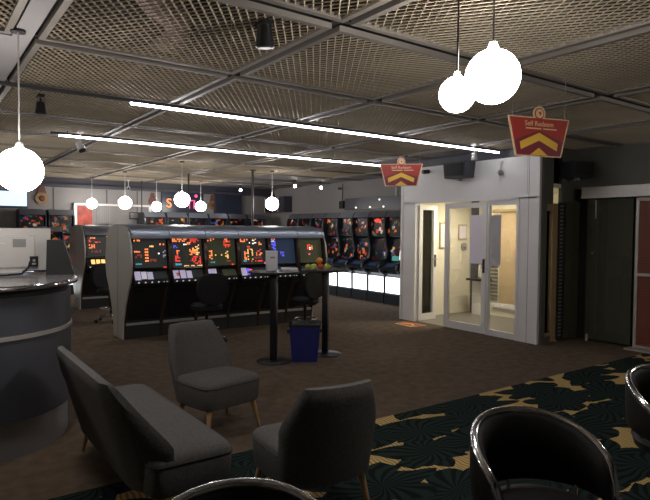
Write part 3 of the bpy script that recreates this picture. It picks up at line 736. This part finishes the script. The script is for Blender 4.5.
# glass sliding door, head rail, brown shutter
gp = thing('glass_sliding_door', 'dark greenish glass sliding door beneath the steel head rail', 'door', (8.3, 4.4, 0))
obj('pane', MB().b2((-.006, -.34, .03), (.006, .34, 2.14)), M['dark_glass'], gp)
obj('lock_stud', MB().cyl((-.012, .24, 1.33), .018, .02, n=14, axis=(1, 0, 0)), M['chrome'], gp)
obj('floor_stop', MB().cyl((-.02, .30, .05), .02, .1, n=12), M['steel'], gp)
obj('edge_strip', MB().b2((-.012, .20, 1.85), (-.006, .215, 2.12)), M['steel'], gp)
hr = thing('door_head_rail', 'brushed steel head rail above the sliding glass and shutter', 'rail', (8.25, 3.2, 2.16))
obj('cover', MB().b2((-.1, -1.8, 0), (.08, 1.56, .15), bev=.008), M['steel'], hr); obj('lower_lip', MB().b2((-.11, -1.8, -.015), (.08, 1.56, .02)), M['steel'], hr)
sh = thing('shutter_door', 'reddish brown slatted shutter in a steel frame, right edge', 'shutter', (8.36, 3.1, 0))
sl = MB()
for k in range(58): sl.box((0, 0, .06+.036*k), (.02, 1.84, .031))
obj('slat_panel', sl, M['shutter'], sh); obj('shutter_frame', MB().b2((-.03, .9, 0), (.03, .94, 2.14)).b2((-.03, -.94, 0), (.03, -.9, 2.14)).b2((-.03, -.9, 1.03), (.0, .9, 1.07)).b2((-.03, -.9, 2.09), (.03, .9, 2.14)).b2((-.03, -.9, 0), (.03, .9, .04)), M['steel'], sh)
struct('wall_right_front', MB().b2((8.32, -3, 2.3), (8.42, RY, 2.9)).b2((8.32, -3, 0), (8.42, 2.0, 2.3)), M['dark_wall'])
struct('trim_5', MB().b2((8.1, 2.0, 0), (8.3, 4.05, .02)), M['steel'])

# ------------------------------------------------------------------ devices on the walls
def speaker(label, loc, rz, sc=1.):
    t = thing('wall_speaker', label, 'speaker', loc, rz)
    mb = MB().prism([(-.2*sc, -.12*sc), (.2*sc, -.12*sc), (.23*sc, .14*sc), (-.23*sc, .14*sc)], 'y', -.15*sc, .1*sc)
    obj('speaker_cabinet', mb, M['grey_plastic_dark'], t); obj('grille', MB().box((0, -.155*sc, .01), (.38*sc, .012, .2*sc), bev=.004), M['black_matte'], t)
    obj('bracket', MB().box((0, .13*sc, 0), (.05, .08*sc, .1)).box((0, .0, -.14*sc), (.06, .06, .04)), M['plastic_grey'], t)
    return t
speaker('black wall speaker mounted on the white fascia above the open doorway', (7.18, 6.27, 2.61), -PI/2)
speaker('dark wall speaker in the shade right of the white corner', (8.0, 4.75, 2.55), -.2, .9)
def camera_dome(label, loc, d):
    t = thing('security_camera', label, 'camera', loc)
    obj('mount', MB().bar((0, 0, 0), (d[0]*.08, d[1]*.08, .02), .018), M['white_paint'], t)
    obj('camera_body', MB().cyl((d[0]*.12, d[1]*.12, 0), .035, .13, n=18, axis=d), M['black'] if 'black' in label else M['white_paint'], t)
    return t
camera_dome('black bullet camera on the white fascia beside the hanging sign', (7.34, 7.06, 2.66), (-.9, .2, -.1))
cd = thing('security_camera', 'small white dome camera on the fascia right of the speaker', 'camera', (7.34, 5.58, 2.56))
obj('arm', MB().tube([(0, 0, 0), (-.05, 0, .03), (-.06, 0, .13), (0, 0, .16)], .012, 8), M['white_paint'], cd); obj('dome', MB().sph((-.04, 0, -.02), .045, 16), M['plastic_grey'], cd)
camera_dome('black camera high on the right rear wall', (9.15, 12.0, 2.72), (-.8, -.5, -.1))
o = obj('junction_box', MB().b2((9.15, 11.95, 2.2), (9.245, 12.12, 2.4), bev=.005).bar((9.2, 12.03, 2.4), (9.2, 12.03, 2.85), .01), M['black_matte'], loc=(.012, 0, 0)); tag(o, 'small black box with a cable on the right rear wall', 'box')
o = obj('wall_conduit', MB().bar((9.2, 9.95, 2.16), (9.2, 9.95, 2.66), .018), M['white_paint']); tag(o, 'pale vertical conduit crossing the navy wall board', 'conduit')
wb = thing('wall_board', 'long navy board with tiny lights above the right-hand machines', 'board', (9.2, 10.3, 2.3))
obj('board', MB().b2((-.03, -1.9, -.145), (.04, 1.58, .155)), M['navy_board'], wb)
for k, (dy, dz) in enumerate(((1.1, -.09), (.55, -.09), (.05, -.09), (.2, .08))): obj('indicator_light', MB().sph((-.04, dy, dz), .022, 10), M['e_w'], wb)
ws = thing('wall_screen', 'boxed red-lit wall screen behind a globe pendant near the far corner', 'screen', (9.0, 15.0, 2.38))
obj('casing', MB().b2((-.05, -.45, -.22), (.24, .68, .24)), M['cornice'], ws)
obj('screen', MB().b2((-.06, -.1, -.19), (-.05, .64, .2)), M['game_art'], ws); obj('screen_edge', MB().b2((-.065, -.14, -.22), (-.05, -.11, .24)).b2((-.065, .65, -.22), (-.05, .68, .24)), M['white_paint'], ws)
# ------------------------------------------------------------------ far wall
nt_ = thing('neon_sign', 'dark wall sign with orange and pink neon letters behind a globe', 'sign', (6.28, Y1-.03, 2.42))
obj('sign_board', MB().b2((-.62, -.06, -.32), (.62, .02, .28)), M['navy_board'], nt_)
text_mesh('letters', 'S', .36, M['e_o'], nt_, (-.42, -.075, -.08), (PI/2, 0, 0), .012)
text_mesh('letters', 'TI', .36, M['e_k'], nt_, (.22, -.075, -.10), (PI/2, 0, 0), .012)
obj('neon_dot', MB().sph((.38, -.08, .16), .045, 12), M['e_k'], nt_)
tv = thing('wall_television', 'pale blue lit television high at the left edge', 'television', (1.55, 13.0, 2.2), .12)
obj('casing', MB().box((0, .02, 0), (.74, .06, .36), bev=.008), M['cornice'], tv); obj('screen', MB().box((0, -.018, .015), (.7, .012, .29)), M['tv_screen'], tv)
obj('ceiling_bracket', MB().bar((0, .03, .15), (0, .03, .7), .02), M['black'], tv)
def emblem(label, x, z, r, m1):
    t = thing('wall_emblem', label, 'emblem', (x, Y1-.01, z))
    obj('disc', MB().cyl((0, -.015, 0), r, .04, n=32, axis=(0, 1, 0)), m1, t)
    obj('boss', MB().cyl((0, -.04, 0), r*.55, .03, r*.3, 24, (0, -1, 0)), M['ornament_red'], t)
    obj('crest', MB().prism([(-r*.7, r*.8), (r*.7, r*.8), (r*.35, r*2.2), (-r*.35, r*2.2)], 'y', -.03, .0), M['ornament_red'], t)
emblem('round gold emblem with a red crest on the back wall, far left', 2.63, 2.36, .15, M['ornament'])
emblem('small reddish emblem on the back wall above the right end of the pipe frame', 5.42, 2.38, .11, M['ornament_red'])
emblem('dull brown emblem on the back wall right of the neon sign', 7.22, 2.33, .14, M['ornament'])
pf = thing('white_pipe_frame', 'white pipe frame like a goal on the back wall at left', 'frame', (4.36, Y1-.12, 0))
obj('top_bar', MB().b2((-1.0, -.03, 2.22), (.98, .03, 2.27)), M['white_paint'], pf)
for x in (-.97, .95): obj('upright', MB().b2((x-.035, -.03, 0), (x+.035, .03, 2.22)), M['white_paint'], pf)
ps = thing('wall_poster', 'red and gold poster inside the white pipe frame', 'poster', (3.62, Y1-.01, 1.95)); obj('frame', MB().box((0, -.015, 0), (.46, .03, .56)), M['plastic_grey'], ps); obj('print', MB().box((0, -.034, 0), (.40, .01, .5)), M['poster_red'], ps)
w4 = struct('window_4', MB().box((4.14, Y1-.02, 2.0), (.42, .05, .5)), M['wall'])
mm = MB()
for k in range(5): mm.box((4.03+.055*k, Y1-.055, 2.0), (.035, .02, .46))
obj('vertical_blind', mm, M['grey_panel'], w4)
ps = thing('picture_frame', 'small dark picture frame inside the right half of the pipe frame', 'picture', (4.92, Y1-.01, 1.98)); obj('frame', MB().box((0, -.012, 0), (.28, .025, .2)), M['black'], ps); obj('print', MB().box((0, -.028, 0), (.22, .01, .14)), M['wall'], ps)
dc = thing('dark_wall_cabinet', 'tall dark panel on the back wall between sign and screen', 'panel', (7.68, Y1-.05, 2.1)); obj('body', MB().b2((-.42, -.1, -.2), (.42, .04, .68)), M['navy_board'], dc); obj('door_line', MB().b2((-.005, -.106, -.18), (.005, -.1, .66)), M['cornice'], dc)
def pole(label, x, y, z0, r=.025, m='steel'):
    t = thing('ceiling_pole', label, 'pole', (x, y, z0)); obj('tube', MB().bar((0, 0, 0), (0, 0, CH-z0), r), M[m], t); obj('flange', MB().cyl((0, 0, CH-z0-.01), r*2.4, .02), M[m], t); return t
pole('thin dark pole from the ceiling down behind the front-row machines', 5.87, 10.8, 0, .028, 'black_beam')
pole('thin pole behind the globe at the neon sign, reaching the floor', 5.12, 12.45, 0, .018, 'black_beam')
pole('thin dark pole against the back wall inside the pipe frame', 4.98, 15.3, 0, .015, 'black_beam')

# ------------------------------------------------------------------ counter and what stands on it
def stadium(c, r, xl, n=28):
    pts = [(xl, c[1]-r)]
    for i in range(n+1):
        a = -PI/2+PI*i/n; pts.append((c[0]+r*math.cos(a), c[1]+r*math.sin(a)))
    pts.append((xl, c[1]+r)); return pts
CC = (.28, 5.25); XL = -3.2
ct = thing('bar_counter', 'round-ended bar counter with grey body, steel band and kick plate', 'counter', (CC[0], CC[1], 0))
def stad(r, z0, z1): return MB().prism([(x-CC[0], y-CC[1]) for x, y in stadium(CC, r, XL)], 'z', z0, z1)
obj('kick_plate', stad(.77, 0, .27), M['kick'], ct)
obj('front_panel', stad(.80, .27, 1.15), M['counter_body'], ct)
obj('steel_band', stad(.808, .855, .885), M['steel'], ct)
obj('neck', stad(.78, 1.15, 1.205), M['black_matte'], ct)
obj('worktop', stad(.84, 1.205, 1.24), M['counter_top'], ct)
obj('worktop_edge', MB().tube([(x-CC[0], y-CC[1], 1.222) for x, y in stadium(CC, .842, XL)], .019, 10), M['chrome'], ct)
mo = thing('monitor', 'white monitor seen from behind on the bar counter', 'monitor', (.62, 5.60, 1.24), -.06)
obj('rear_shell', MB().box((0, 0, .215), (.76, .06, .37), bev=.015).box((-.05, -.045, .2), (.6, .04, .28), bev=.012), M['monitor_white'], mo)
obj('screen_bezel', MB().box((0, .035, .215), (.76, .02, .37), bev=.006), M['black'], mo)
obj('stand', MB().box((0, .02, .025), (.3, .2, .02), bev=.006).box((0, .0, .05), (.12, .05, .08)), M['monitor_white'], mo)
pb = obj('port_recess', MB().box((.24, -.069, .11), (.065, .012, .09)), M['black'], mo); obj('port', MB().box((.24, -.077, .12), (.02, .008, .02)).box((.24, -.077, .09), (.03, .008, .015)), M['plastic_grey'], pb)
obj('label_plate', MB().box((.13, -.067, .27), (.1, .006, .07)), M['plastic_grey'], mo)
obj('ridge', MB().box((-.05, -.067, .33), (.5, .01, .012)).box((-.1, -.067, .27), (.25, .01, .008)), M['paper'], mo)
cb = obj('power_cable', MB().tube([(.82, 5.49, 1.35), (.80, 5.44, 1.30), (.74, 5.38, 1.257), (.6, 5.33, 1.251), (.4, 5.36, 1.251), (.1, 5.42, 1.251)], .008, 8), M['black_matte']); tag(cb, 'black cable trailing from the back of the white monitor', 'cable')
bt = thing('card_terminal', 'black tapered terminal standing right of the white monitor', 'terminal', (1.04, 5.38, 1.24), -.25)
obj('body', MB().prism([(-.11, 0), (.115, 0), (.085, .10), (.03, .30), (-.10, .30)], 'y', -.05, .1), M['black_matte'], bt); obj('keypad', MB().box((-.02, .107, .17), (.12, .012, .12)), M['plastic_grey'], bt)

# ------------------------------------------------------------------ bar tables, bin, fruit
def bar_table():
    t = thing('bar_table', 'x', 'table')
    obj('tabletop', MB().lathe([(.24, 1.10), (.315, 1.105), (.32, 1.115), (.315, 1.13), (.05, 1.13)], n=48), M['black'], t)
    obj('pole', MB().box((0, 0, .56), (.075, .075, 1.08), bev=.006), M['black'], t)
    obj('base_plate', MB().lathe([(.21, 0), (.215, .006), (.20, .014), (.05, .022)], n=48), M['black'], t)
    obj('top_plate', MB().box((0, 0, 1.09), (.2, .2, .015)), M['black_matte'], t)
    return t
ta = bar_table(); ta.location = (3.63, 6.12, 0); ta.rotation_euler.z = .6; ta['label'] = 'tall round black bar table holding the white dispenser, left of the blue bin'; ta['group'] = 'bar tables'
dup(ta, 'tall round black bar table holding the fruit, right of the blue bin', (4.42, 6.12, 0), .6, 'bar tables')
nd = thing('napkin_dispenser', 'upright white dispenser on the left bar table', 'dispenser', (3.60, 6.13, 1.13), -.3)
obj('body', MB().box((0, 0, .12), (.13, .12, .24), bev=.014), M['paper'], nd); obj('slot', MB().box((0, -.061, .17), (.06, .006, .02)), M['plastic_grey'], nd); obj('lid', MB().box((0, 0, .243), (.135, .125, .012), bev=.004), M['paper'], nd)
fb_ = thing('paper_pad', 'flat white pad lying beside the dispenser on the left bar table', 'pad', (3.84, 6.10, 1.13), -.5)
obj('pages', MB().box((0, 0, .014), (.21, .15, .026), bev=.003), M['paper'], fb_); obj('cover', MB().box((0, 0, .03), (.2, .14, .004)), M['white_paint'], fb_)
def fruit(name, label, x, y, z, r, m, cat):
    t = thing(name, label, cat, (x, y, z))
    obj('flesh', MB().lathe([(r*.25, -r*.86), (r*.7, -r*.72), (r*.97, -r*.2), (r*1.0, r*.15), (r*.8, r*.65), (r*.4, r*.86), (r*.12, r*.74)], n=24) if cat == 'apple' else MB().sph((0, 0, 0), r, 24), M[m], t)
    obj('stem', MB().bar((0, 0, r*.7), (.006, 0, r*1.12), .003, n=6), M['wood_leg'], t)
fx, fy, fz = 4.29, 6.09, 1.13
fruit('apple', 'green apple at the left of the fruit pile on the bar table', fx-.062, fy+.03, fz+.036, .042, 'green_apple', 'apple')
fruit('apple', 'small green apple at the far left edge of the fruit pile', fx-.10, fy+.11, fz+.034, .038, 'green_apple', 'apple')
fruit('apple', 'red apple in the middle under the orange', fx+.012, fy-.015, fz+.036, .042, 'red_apple', 'apple')
fruit('apple', 'green apple at the right of the fruit pile', fx+.088, fy-.06, fz+.038, .043, 'green_apple', 'apple')
fruit('orange', 'orange sitting on top of the apples', fx+.025, fy+.03, fz+.108, .044, 'orange', 'orange')
wbn = thing('waste_bin', 'square blue waste bin with a black liner between the bar tables', 'bin', (4.01, 5.99, 0), heading(.81, -.58))
o = MB(); pr = []
def rect(w, d, z, r=.03, n=5):
    P = []
    for cx, cy, a0 in ((w-r, d-r, 0), (-w+r, d-r, 90), (-w+r, -d+r, 180), (w-r, -d+r, 270)):
        for i in range(n+1): a = R(a0+90*i/n); P.append((cx+r*math.cos(a), cy+r*math.sin(a), z))
    return P
def loft(mb, rings, cap0=True, cap1=True):
    vs = [[mb.bm.verts.new(p) for p in r_] for r_ in rings]; n = len(vs[0])
    for a, b in zip(vs, vs[1:]):
        for i in range(n): mb.bm.faces.new((a[i], a[(i+1) % n], b[(i+1) % n], b[i]))
    if cap0: mb.bm.faces.new(vs[0][::-1])
    if cap1: mb.bm.faces.new(vs[-1])
    return mb
obj('bin_body', loft(MB(), [rect(.16, .12, 0), rect(.195, .15, .45), rect(.185, .14, .45), rect(.15, .11, .02)]), M['bin_blue'], wbn)
obj('liner', loft(MB(), [rect(.199, .154, .438), rect(.203, .157, .465), rect(.19, .146, .48), rect(.178, .134, .45), rect(.145, .105, .2)], False, True), M['bag'], wbn)
# floor sticker by the open door
fs = thing('floor_sticker', 'red and gold crown-shaped floor sticker at the open doorway', 'sticker', (7.05, 7.25, 0), -PI/2)
obj('sticker_base', MB().prism([(-.26, .16), (-.2, -.16), (.2, -.16), (.26, .16)], 'z', 0.0, .003), M['sign_edge'], fs)
obj('red_face', MB().prism([(-.235, .14), (-.185, -.14), (.185, -.14), (.235, .14)], 'z', 0.003, .004), M['sign_red'], fs)
obj('arrow', MB().prism([(-.16, -.08), (0, .02), (.16, -.08), (.16, -.02), (0, .09), (-.16, -.02)], 'z', 0.004, .005), M['sign_gold'], fs)

# ------------------------------------------------------------------ slipper chairs and sofa
def back_shell(W, zt, zsh, wtop, lean, curve, th, z0=.30, y0=.25, nu=18, nv=16):
    """curved upholstered back, chamfered upper corners; faces -y"""
    mb = MB(); G = {}
    def hw(v):
        z = z0+(zt-z0)*v
        if z < zsh: return W*(.94+.06*(z-z0)/(zsh-z0))
        t = (z-zsh)/(zt-zsh); return W+(wtop-W)*t**1.15
    for side in (0, 1):
        for i in range(nu+1):
            for j in range(nv+1):
                u = -1+2*i/nu; v = j/nv; h = hw(v)
                x = u*h; z = z0+(zt-z0)*v
                e = min(1, (1-abs(u))*6+.25); e2 = min(1, (1-v)*8+.3)
                y = y0+lean*v-(curve*(abs(x)/W)**2.2 if W < .5 else .17*max(0, (abs(x)/W-.68)/.32)**1.6)+(1 if side else -1)*th/2*(e*e2)**.5
                G[side, i, j] = mb.bm.verts.new((x, y, z))
    for side in (0, 1):
        for i in range(nu):
            for j in range(nv):
                f = [G[side, i, j], G[side, i+1, j], G[side, i+1, j+1], G[side, i, j+1]]
                mb.bm.faces.new(f if side == 0 else f[::-1])
    for i in range(nu):
        for j in (0, nv): mb.bm.faces.new((G[0, i, j], G[0, i+1, j], G[1, i+1, j], G[1, i, j]))
    for j in range(nv):
        for i in (0, nu): mb.bm.faces.new((G[0, i, j], G[0, i, j+1], G[1, i, j+1], G[1, i, j]))
    return mb
def slipper(name, label, W, seat_d, loc, rz, wtop, zsh, zt=.82, cat='chair', nl=2, lean=.2, curve=.09):
    t = thing(name, label, cat, loc, rz)
    mb = MB()
    h = W-.005
    rings = []
    def sr(k, z):
        P = []
        for i in range(64):
            a = 2*PI*(i+.5)/64; n = 5.5 if W < .5 else 11
            cx = math.copysign(abs(math.cos(a))**(2/n), math.cos(a)); sy = math.copysign(abs(math.sin(a))**(2/n), math.sin(a))
            ins = (1-k)*.3; P.append((cx*(h-ins), sy*(seat_d/2-ins), z))
        return P
    loft(mb, [sr(.95, .235), sr(.975, .25), sr(1, .38), sr(.995, .415), sr(.96, .435), sr(.8, .452), sr(.3, .458)])
    obj('seat', mb, M['fabric'], t, smooth=50)
    pp_ = MB().tube([(x*1.004, y*1.004, .405) for x, y, _ in sr(1, .4)], .005, 6, True); obj('piping', pp_, M['piping'], t)
    obj('backrest', back_shell(W, zt, zsh, wtop, lean, curve, .085, z0=.235, y0=seat_d/2-.01), M['fabric'], t, smooth=60)
    for sx in (-1, 1):
        for sy in (-1, 1):
            a = Vector((sx*(W-.08), sy*(seat_d/2-.07), .24)); b = Vector((sx*(W-.035), sy*(seat_d/2-.03), 0))
            obj('leg', MB().bar(b, a, .012, .022, 14), M['wood_leg'], t)
    return t
slipper('slipper_chair', 'grey fabric slipper chair facing the camera, before the machines', .295, .50, (2.04, 4.33, 0), R(11), .21, .56, .83)
slipper('slipper_chair', 'grey slipper chair seen from behind, centre foreground', .31, .52, (1.92, 2.80, 0), R(180-5), .21, .56, .80, lean=.1)
sf = slipper('slipper_sofa', 'grey fabric armless two-seat sofa with its back to the counter', .80, .50, (1.22, 3.66, 0), R(90), .60, .50, .83, cat='sofa', lean=.17, curve=.02)

# ------------------------------------------------------------------ tub chairs with chrome rim
def tub_chair(label, loc, rz):
    """opening faces -y"""
    t = thing('tub_chair', label, 'chair', loc, rz)
    n = 40; A = R(112); rr = .265; th = .03
    def zt(a):
        q_ = abs(a)/A; return .81-.20*q_**2.2 - (.12*((q_-.86)/.14)**2 if q_ > .86 else 0)
    def zb(a):
        q_ = abs(a)/A; return .495-.0*q_
    mb = MB(); rings = []
    for i in range(n+1):
        a = -A+2*A*i/n; s, c = math.sin(a), math.cos(a); T, Bz = zt(a), zb(a)
        ex = 1+.10*(1-abs(a)/A)
        ring = []
        for (rad, z) in ((rr+th, Bz+.03), (rr+th*1.25, (T+Bz)/2), (rr+th*1.3, T-.01), (rr+th*.3, T+.004), (rr-th*.6, T-.02), (rr-th, (T+Bz)/2), (rr-th*.8, Bz+.02), (rr, Bz)):
            ring.append((s*rad*1.04, c*rad*.98, z))
        rings.append(ring)
    loft(mb, rings); obj('wrap_back', mb, M['leather'], t, smooth=50)
    rim = []
    for i in range(n+1):
        a = -A+2*A*i/n; rim.append((math.sin(a)*(rr+th*.75)*1.04, math.cos(a)*(rr+th*.75)*.98, zt(a)+.006))
    e0, e1 = rim[0], rim[-1]
    rim = [(e0[0], e0[1]-.01, .54)]+rim+[(e1[0], e1[1]-.01, .54)]
    obj('chrome_rim', MB().tube(rim, .0175, 12), M['chrome'], t, smooth=60)
    obj('seat', MB().lathe([(.2, .40), (.255, .41), (.265, .45), (.25, .475), (.15, .485), (.02, .487)], n=40), M['leather'], t)
    for a in (-70, 0, 70):
        s, c = math.sin(R(a)), math.cos(R(a)); obj('upright', MB().bar((s*.24, c*.24, .42), (s*rr, c*rr, .56), .009), M['chrome'], t)
    obj('pedestal', MB().cyl((0, 0, .21), .028, .40), M['chrome'], t)
    obj('base_plate', MB().lathe([(.22, 0), (.225, .008), (.2, .018), (.04, .035)], n=40), M['chrome'], t)
    return t
tub_chair('black tub chair with chrome rim, right foreground, patterned carpet all round', (2.15, 1.385, 0), heading(-.3, -.95)+PI/2)
tub_chair('black tub chair with chrome rim cut off by the right edge', (3.58, 1.43, 0), heading(-.3, -.95)+PI/2)
tub_chair('black tub chair of which only the chrome-rimmed top shows, bottom centre', (.735, 1.41, 0), heading(-.40, -.92)+PI/2)

# ------------------------------------------------------------------ camera, world
cam = bpy.data.cameras.new('camera'); co = bpy.data.objects.new('camera', cam); COL.objects.link(co)
cam.sensor_fit = 'HORIZONTAL'; cam.sensor_width = 36; cam.lens = 36*573.77/650; cam.clip_start = .02
a, p, r = .623795, .0358973, .0084606
F = Vector((math.sin(a)*math.cos(p), math.cos(a)*math.cos(p), -math.sin(p)))
Rt = F.cross(Vector((0, 0, 1))).normalized(); U = Rt.cross(F)
Rr = Rt*math.cos(r)+U*math.sin(r); Ur = U*math.cos(r)-Rt*math.sin(r)
mt = Matrix((Rr, Ur, -F)).transposed().to_4x4(); mt.translation = (0, 0, 1.65)
co.matrix_world = mt
S.camera = co
w = bpy.data.worlds.new('world'); S.world = w; w.use_nodes = True
w.node_tree.nodes['Background'].inputs[0].default_value = (.6, .65, .8, 1)
w.node_tree.nodes['Background'].inputs[1].default_value = .09
S.view_settings.view_transform = 'Standard'; S.view_settings.look = 'None'
S.view_settings.exposure = 0.35; S.view_settings.gamma = 1; S.view_settings.use_curve_mapping = False
